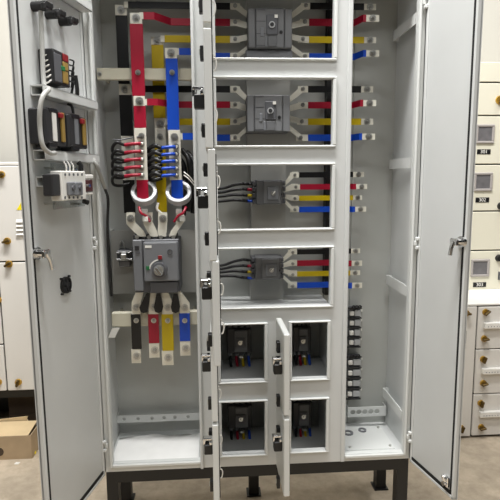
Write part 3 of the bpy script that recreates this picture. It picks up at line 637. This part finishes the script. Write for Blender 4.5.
q = at(137, 248, Yf+.005); part(MB().box(q.x-.008, q.x+.008, Yf+.003, Yf+.006, q.z-.008, q.z+.008), 'aux_slot', DEEP, t)
q = at(138, 252.5, Yf+.005); part(MB().box(q.x-.008, q.x+.008, Yf+.003, Yf+.006, q.z-.004, q.z+.004), 'aux_slot', DGREY, t)
for x in (137, 149, 161, 173.5):     # upper terminals
    e, f, g, i = rect(x-3.4, 234.5, x+3.4, 240.5, .13); part(MB().box(e, f, .115, .2, g, i, .003), 'terminal_block', DEEP, t)
    q = at(x, 237, .115); part(MB().cyl(q, q+Vector((0, -.006, 0)), .008, 6), 'terminal_screw', STEEL, t)
# upper angled links
for x0, x1, dx, c in ((126.5, 135, 11.5, 'black'), (143.5, 152.5, 6, 'red'), (158.3, 167.3, -1, 'yellow'), (176, 184, -8.5, 'blue')):
    Y = .118; P = [(x0, 212.5), (x1, 212.5), (x1, 222), (x1+dx*.75, 231), (x1+dx, 236.5), (x0+dx+1.5, 236.5), (x0+dx*.6, 231), (x0, 224)]
    Q = [at(x, y, Y) for x, y in P]
    tt = thing('terminal_link', f'angled tinned link joining the {c} riser to the top of the main switch', 'terminal link', Q[4], 'tinned links above the main switch')
    part(MB().prism([(p.x, p.z) for p in Q], Y-.003, Y+.003), 'link_plate', TIN, tt); bolt(tt, at((x0+x1)/2, 218.5, Y-.004), .010)
for x, y in ((145.5, 219), (182.5, 218.5)):
    q = at(x, y, .10); w = 'left' if x < 160 else 'right'
    solo(MB().box(q.x-.011, q.x+.011, q.y-.01, q.y+.008, q.z-.011, q.z+.011, .003), 'wire_plug', WHITE, f'small white wire plug on the tinned link below the {w} ring transformer', 'plug', q, 'white plugs above the main switch')
# lower outgoing bars
for (x0, x1, y0, y1, ye, c, xt) in ((131.5, 141, 314, 349, 363, 'black', 140), (148.5, 159, 314, 343, 357.5, 'red', 152), (162, 173.5, 314, 350.5, 365, 'yellow', 164.5), (179.5, 190, 313, 341, 355.5, 'blue', 177)):
    Y = .125; p = at((x0+x1)/2, ye, Y)
    tt = thing('busbar', f'short {c} sleeved busbar hanging below the main switch, bare bolted foot', 'busbar', p, 'outgoing busbars of the main switch')
    P = [(x0+.3, y0), (x0+.3, y0-12), (xt-4, y0-22), (xt+3.5, y0-22), (x1-.3, y0-10), (x1-.3, y0)]
    Q = [at(x, y, Y) for x, y in P]; part(MB().prism([(v.x, v.z) for v in Q], Y-.003, Y+.003), 'tinned_link', TIN, tt)
    A, B, C_, D_ = rect(x0, y0, x1, y1, Y); part(MB().box(A, B, Y-.004, Y+.004, C_, D_, .001), 'sleeve', CLR[c], tt)
    s = .6 if c == 'red' or c == 'blue' else 0
    A, B, C_, D_ = rect(x0+s, y1, x1+s, ye, Y); part(MB().box(A, B, Y-.003, Y+.003, C_, D_, .001), 'tinned_foot', TIN, tt)
    bolt(tt, at((x0+x1)/2, 307.5, Y-.004), .010); bolt(tt, at((x0+x1)/2, 320.5, Y-.005), .007); bolt(tt, at((x0+x1)/2+s+.5, (y1+ye)/2, Y-.004), .011)
for x in (145, 157.5, 175):
    cx = {145: 144, 157.5: 158.5, 175: 175.5}[x]; w = {145: 'black and red', 157.5: 'red and yellow', 175: 'yellow and blue'}[x]; Y = .108
    dx = 4 if x < 150 else 0
    P = [(cx-2+dx, 294), (cx+2+dx, 294), (cx+3.6+dx*.4, 302), (cx+4.6, 307), (cx+3.4, 311.5), (cx, 313), (cx-3.4, 311.5), (cx-4.6, 307), (cx-3.6+dx*.4, 302)]
    Q = [at(a_, b_, Y) for a_, b_ in P]
    solo(MB().prism([(v.x, v.z) for v in Q], Y-.004, Y+.010), 'phase_barrier', BLACK, f'black rounded phase barrier between the {w} outgoing bars', 'barrier', at(cx, 312, Y), 'phase barriers below the main switch')
# auxiliary switch left of the main switch
e, f, g, i = rect(116, 251, 131.5, 262, .15)
t = thing('auxiliary_switch', 'small metal auxiliary switch with two rods left of the main switch', 'switch', ((e+f)/2, .2, g))
part(MB().box(e, f, .17, .234, g, i, .003), 'switch_body', DGREY, t)
for z in (g+.006, i-.010): part(MB().box(e, f+.004, .150, .170, z, z+.007, .002), 'rod', CHROME, t)
part(MB().box((e+f)/2-.012, (e+f)/2+.012, .146, .170, g+.012, i-.012, .003), 'slider', STEEL, t)
part(MB().box(e+.004, f-.012, .18, .234, g-.025, g, .003), 'switch_foot', MGREY, t)
solo(MB().tube([at(125, 250, .2), at(124, 244, .2), at(121.5, 241, .215), at(120.5, 246, .22)], .004, 7), 'control_wire', STEEL, 'bright bent wire above the small auxiliary switch', 'wire', at(124, 248, .2), smooth=True)

# terminal strips in the right chamber
for (y0, y1, w) in ((309, 348, 'upper'), (358, 400, 'lower')):
    Y = .24; e, f, g, i = rect(348.5 if w == 'upper' else 347, y0, 362, y1, Y); h = (i-g)/4
    t = thing('terminal_strip', f'{w} of the two dark terminal strips stacked in the right chamber', 'terminal strip', ((e+f)/2, .29, g), 'terminal strips of the right chamber')
    part(MB().box(e+.012, f-.004, Y+.02, D-.001, g, i, .003), 'strip_base', DGREY, t)
    for k in range(5): z = g+h*k; part(MB().box(e, f, Y+.008, Y+.02, z-.0025, z+.0025, .001), 'divider', BLACK, t)
    for k in range(4):
        z = g+h*(k+.5); m = MB(); m.box(e+.008, e+.027, Y+.006, Y+.02, z-.010, z+.010, .002); part(m, 'terminal_screw', WHITE, t)
        part(MB().box(e+.031, f-.003, Y+.010, Y+.02, z-.014, z+.014, .002), 'terminal_cell', CTM, t)
        part(MB().box(f+.012, f+.017, D-.004, D-.001, z-.006, z+.004), 'marker', WHITE, t)
    m = MB(); 
    for dx in (.014, .028, .042): m.tube([(e+dx, Y+.01, i-.006), (e+dx+.006, Y+.006, i+.012), (e+dx+.016, Y+.012, i+.008), (e+dx+.018, Y+.02, i-.004)], .0035, 6)
    part(m, 'jumper_wire', DEEP, t, smooth=True)

# ================================================================== surroundings
def cam_lock(parent, px, py, Y, ang, r=.020, m_=BRASS):
    p = at(px, py, Y); a = part(MB().cyl(p+Vector((0, .002, 0)), p+Vector((0, -.010, 0)), r, 20, r*.85), 'cam_lock', m_, parent)
    L = Matrix.Translation(p+Vector((0, -.010, 0))) @ Matrix.Rotation(math.radians(ang), 4, 'Y'); part(MB(L).box(-.006, .006, -.022, 0, -r*.95, r*.95, .003), 'lock_wing', DBRASS, a)
# --- left: white cabinet
Y0 = .86
cl = thing('side_cabinet', 'white low cabinet with brass locks standing behind the left door', 'cabinet', (-.9, 1.05, FZ))
part(MB().box(-1.35, -.40, Y0+.004, 1.30, -.006, 1.236), 'carcass', SEAM, cl)
part(MB().box(-1.36, -.39, Y0-.004, 1.31, 1.230, 1.246, .003), 'top_panel', WHITEP, cl)
part(MB().box(-.402, -.392, Y0+.004, 1.30, -.006, 1.23), 'end_panel', WHITEP, cl)
dn = []
for x0, x1, z0, z1 in ((-1.345, -.405, .724, 1.226), (-.740, -.405, .0, .716), (-1.345, -.748, .268, .716), (-1.345, -.748, .0, .260)):
    dn.append(part(MB().box(x0, x1, Y0-.012, Y0+.004, z0, z1, .003), 'door', WHITEP, cl))
YF = Y0-.012
cam_lock(dn[0], 1.5, 174.5, YF, 80); cam_lock(dn[0], 7.3, 241, YF, 75); cam_lock(dn[1], 9, 264, YF, 60); cam_lock(dn[1], 18.5, 382, YF, 10); cam_lock(dn[2], -2, 300, YF, 10); cam_lock(dn[3], -1.5, 382, YF, 10)
for k in range(4):
    p = at(16.5, 221.5+k*4.2, YF); x1 = at(27, 221, YF).x+.03
    m = MB(); m.prism([(YF, p.z+.011), (YF-.012, p.z-.004), (YF, p.z-.006)], p.x, x1, 'x'); part(m, 'louvre', WHITEP, dn[0])
q = [at(25, 196, YF), at(16.5, 210, YF), at(33.5, 210, YF)]
sg = part(MB().prism([(v.x, v.z) for v in q], YF-.0015, YF), 'warning_sign', YEL, dn[0], 'yellow triangular high-voltage warning sign')
c = at(24.6, 205, YF); s = .9
bl = [(.000, .022), (.007, .022), (.002, .006), (.009, .006), (-.004, -.022), (-.001, -.002), (-.008, -.002)]
part(MB().prism([(c.x+u, c.z+w) for u, w in bl], YF-.0022, YF-.0015), 'lightning_bolt', BLACK, sg)
m = MB(); m.box(-1.35, -.40, Y0+.01, Y0+.05, -.05, -.006); m.box(-1.35, -.40, 1.26, 1.30, FZ, -.006); m.box(-1.35, -1.31, Y0+.05, 1.26, -.05, -.006); m.box(-.44, -.40, Y0+.05, 1.26, -.05, -.006); m.box(-1.35, -1.31, Y0+.01, Y0+.05, FZ, -.05); m.box(-.44, -.40, Y0+.01, Y0+.05, FZ, -.05)  # beams and legs, plus an added rear skirt that keeps light out underneath
part(m, 'black_stand', BLACKP, cl)
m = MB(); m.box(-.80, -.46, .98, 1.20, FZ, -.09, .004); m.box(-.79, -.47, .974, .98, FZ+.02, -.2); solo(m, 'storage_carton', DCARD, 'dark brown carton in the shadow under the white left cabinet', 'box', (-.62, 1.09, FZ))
# --- cardboard box in front of it
zt = at(31, 434, .69).z; x1 = at(32.5, 445, .69).x; t = thing('cardboard_box', 'open brown cardboard box on the floor by the left cabinet', 'box', (x1-.2, .75, FZ))
m = MB(); th = .004; xa = x1-.44; ya, yb = .675, .835
m.box(xa, x1, ya, ya+th, FZ, zt); m.box(xa, x1, yb-th, yb, FZ, zt); m.box(xa, xa+th, ya+th, yb-th, FZ, zt); m.box(x1-th, x1, ya+th, yb-th, FZ, zt); m.box(xa+th, x1-th, ya+th, yb-th, FZ, FZ+th)
part(m, 'carton_walls', CARD, t)
part(MB().prism([(ya+th, zt-.004), (ya+th, zt), (yb-.015, zt+.012), (yb-.015, zt+.008)], xa+.01, x1-.015, 'x'), 'top_flap', CARDIN, t)
zz = at(28, 416, .83).z; xx = at(28, 420, .83).x
m = MB(); m.prism([(xa, zt+.002), (xx+.004, zt+.002), (xx-.004, zt+.02), (xx+.002, zt+.035), (xx-.006, zz-.02), (xx, zz), (xa, zz-.03)], yb-.008, yb-.004); part(m, 'back_flap', CARDIN, t)
p = at(-1, 452, .674); part(MB().cyl((p.x, .676, p.z), (p.x, .6735, p.z), .024, 16), 'hand_hole', DCARD, t)
v = at(34.5, 450, .72); solo(MB().box(v.x-.006, v.x+.006, v.y-.01, v.y+.01, FZ, FZ+.016, .004), 'plastic_scrap', YEL, 'tiny yellow plastic scrap on the floor beside the cardboard box', 'scrap', (v.x, v.y, FZ))
v = at(19, 461, .66); solo(MB().prism([(v.x-.012, .625), (v.x+.010, .622), (v.x+.014, .64), (v.x-.008, .642)], FZ, FZ+.003, 'z'), 'paper_scrap', WHITE, 'tiny white paper scrap on the floor in front of the cardboard box', 'scrap', (v.x, .63, FZ))
# --- right: cream panel board
Y1 = 1.05
ct = thing('panel_board', 'tall cream panel board with three numbered square meters', 'cabinet', (2.3, 1.3, FZ))
part(MB().box(1.82, 2.90, Y1+.002, 1.50, FZ, 1.806), 'carcass', CREAMP, ct)
part(MB().box(1.952, 2.88, Y1-.003, Y1+.002, .10, 1.804), 'joint_backing', SEAM, ct)
ys = [62, 83, 116, 164.5, 211, 250, 300]
pn = []
for a, b in zip(ys, ys[1:]):
    z1 = at(486, a, Y1).z-.004; z0 = at(486, b, Y1).z+.004
    pn.append(part(MB().box(1.955, 2.88, Y1-.018, Y1-.003, z0, z1, .003), 'front_panel', CREAMP, ct))
def text(body, parent, X, Yt, Z, h, m_):
    cu = bpy.data.curves.new('number', 'FONT'); cu.body = body; cu.size = h; cu.extrude = .0006; cu.align_x = 'CENTER'; cu.align_y = 'CENTER'
    tmp = bpy.data.objects.new('tmp', cu); COL.objects.link(tmp); bpy.context.view_layer.update()
    me = bpy.data.meshes.new_from_object(tmp.evaluated_get(bpy.context.evaluated_depsgraph_get())); COL.objects.unlink(tmp); bpy.data.objects.remove(tmp)
    base = ROOT[parent.name]
    me.transform(Matrix.Translation(Vector((X, Yt, Z))-base) @ Matrix.Rotation(math.pi/2, 4, 'X')); me.materials.clear(); me.materials.append(m_)
    o = bpy.data.objects.new('number', me); COL.objects.link(o); o.parent = parent; ROOT[o.name] = base
for k, (pi, x0, y0, x1_, y1_, lx0, ly0, lx1, ly1, num) in enumerate(((2, 475.5, 124.5, 494, 143.5, 477, 149.3, 490.5, 154.2, '301'), (3, 473.5, 172.5, 492, 191, 475.5, 197.5, 489, 202.4, '302'), (5, 470.5, 259, 489, 276.5, 473, 282.3, 486, 287, '303'))):
    Yp = Y1-.018; e, f, g, i = rect(x0, y0, x1_, y1_, Yp); w = .014
    m = MB(); m.box(e, f, Yp-.010, Yp, i-w, i, .003); m.box(e, f, Yp-.010, Yp, g, g+w, .003); m.box(e, e+w, Yp-.010, Yp, g+w, i-w, .003); m.box(f-w, f, Yp-.010, Yp, g+w, i-w, .003)
    bz_ = part(m, 'meter_bezel', BEZEL, pn[pi]); part(MB().box(e+w, f-w, Yp-.004, Yp, g+w, i-w), 'meter_screen', SCREEN, bz_)
    e, f, g, i = rect(lx0, ly0, lx1, ly1, Yp); nl = part(MB().box(e, f, Yp-.002, Yp, g, i), 'number_plate', BLACK, pn[pi])
    text(num, nl, (e+f)/2, Yp-.0026, (g+i)/2, (i-g)*1.02, WHITE)
def knob(parent, px, py, Y, r=.022):
    p = at(px, py, Y); part(MB().cyl(p, p+Vector((0, -.02, 0)), r, 16, r*.8), 'selector_knob', BLACK, parent)
knob(pn[3], 500.5, 206, Y1-.018); knob(pn[5], 498.5, 258, Y1-.018); cam_lock(pn[1], 499.5, 100, Y1-.018, 20, .026)
p = at(498.5, 275, Y1-.018); part(MB().box(p.x-.004, p.x+.004, p.y-.014, p.y, p.z-.03, p.z+.022, .002), 'toggle_lever', DGREY, pn[5])
# --- right: low white drawer cabinet
Y2 = .70; zt = .468
cw = thing('drawer_cabinet', 'low white metal cabinet with brass locks and louvred drawers beside the right door', 'cabinet', (2.2, .86, FZ))
part(MB().box(1.70, 2.60, Y2+.004, 1.028, FZ+.01, zt-.01), 'carcass', SEAM, cw)
part(MB().box(1.695, 2.605, Y2-.012, 1.03, zt-.012, zt, .003), 'top_panel', WHITE, cw)
part(MB().box(1.695, 1.70, Y2+.004, 1.028, FZ+.01, zt-.012), 'end_panel', WHITEP, cw)
part(MB().box(1.70, 2.60, Y2+.012, 1.02, FZ, FZ+.01), 'plinth', BLACKP, cw)
xs = at(473.5, 370, Y2).x
zz = [zt-.016, at(487, 348.5, Y2).z, at(485, 393, Y2).z, FZ+.012]
sd = part(MB().box(1.702, xs-.004, Y2-.012, Y2+.004, FZ+.012, zt-.016, .003), 'side_door', WHITEP, cw)
YF = Y2-.012
for k, ((x, y, a), (x2, y2, a2), (lx, ly)) in enumerate((((485.5, 312, 50), (484, 338.5, 80), (483, 325)), ((483, 359, 20), (483, 383, 75), (481, 370.5)), ((480.5, 403, 15), (481, 427, 80), (478.5, 413.5)))):
    d = part(MB().box(xs+.004, 2.598, YF, Y2+.004, zz[k+1]+.003, zz[k]-.003, .003), 'drawer_front', WHITEP, cw)
    cam_lock(d, x, y, YF, a, .019); cam_lock(d, x2, y2, YF, a2, .019)
    p = at(lx, ly, YF); lv = part(MB().box(p.x, 2.45, YF-.022, YF, p.z-.017, p.z+.017, .003), 'label_rail', WHITE, d)
    for j in range(9): part(MB().cyl((p.x+.02+j*.016, YF-.022, p.z-.004), (p.x+.02+j*.016, YF-.0228, p.z-.004), .0028, 8), 'vent_hole', MGREY, lv)
cam_lock(sd, 466, 313, YF, 90, .019); cam_lock(sd, 461, 428, YF, 20, .019)
p = at(465, 339.5, YF); m = MB(); m.box(p.x-.006, p.x+.006, YF-.003, YF, p.z-.05, p.z+.05, .002); sl = part(m, 'slot_handle', DGREY, sd)
part(MB().box(p.x-.004, p.x+.004, YF-.005, YF-.003, p.z-.046, p.z-.02), 'slot_latch', STEEL, sl)
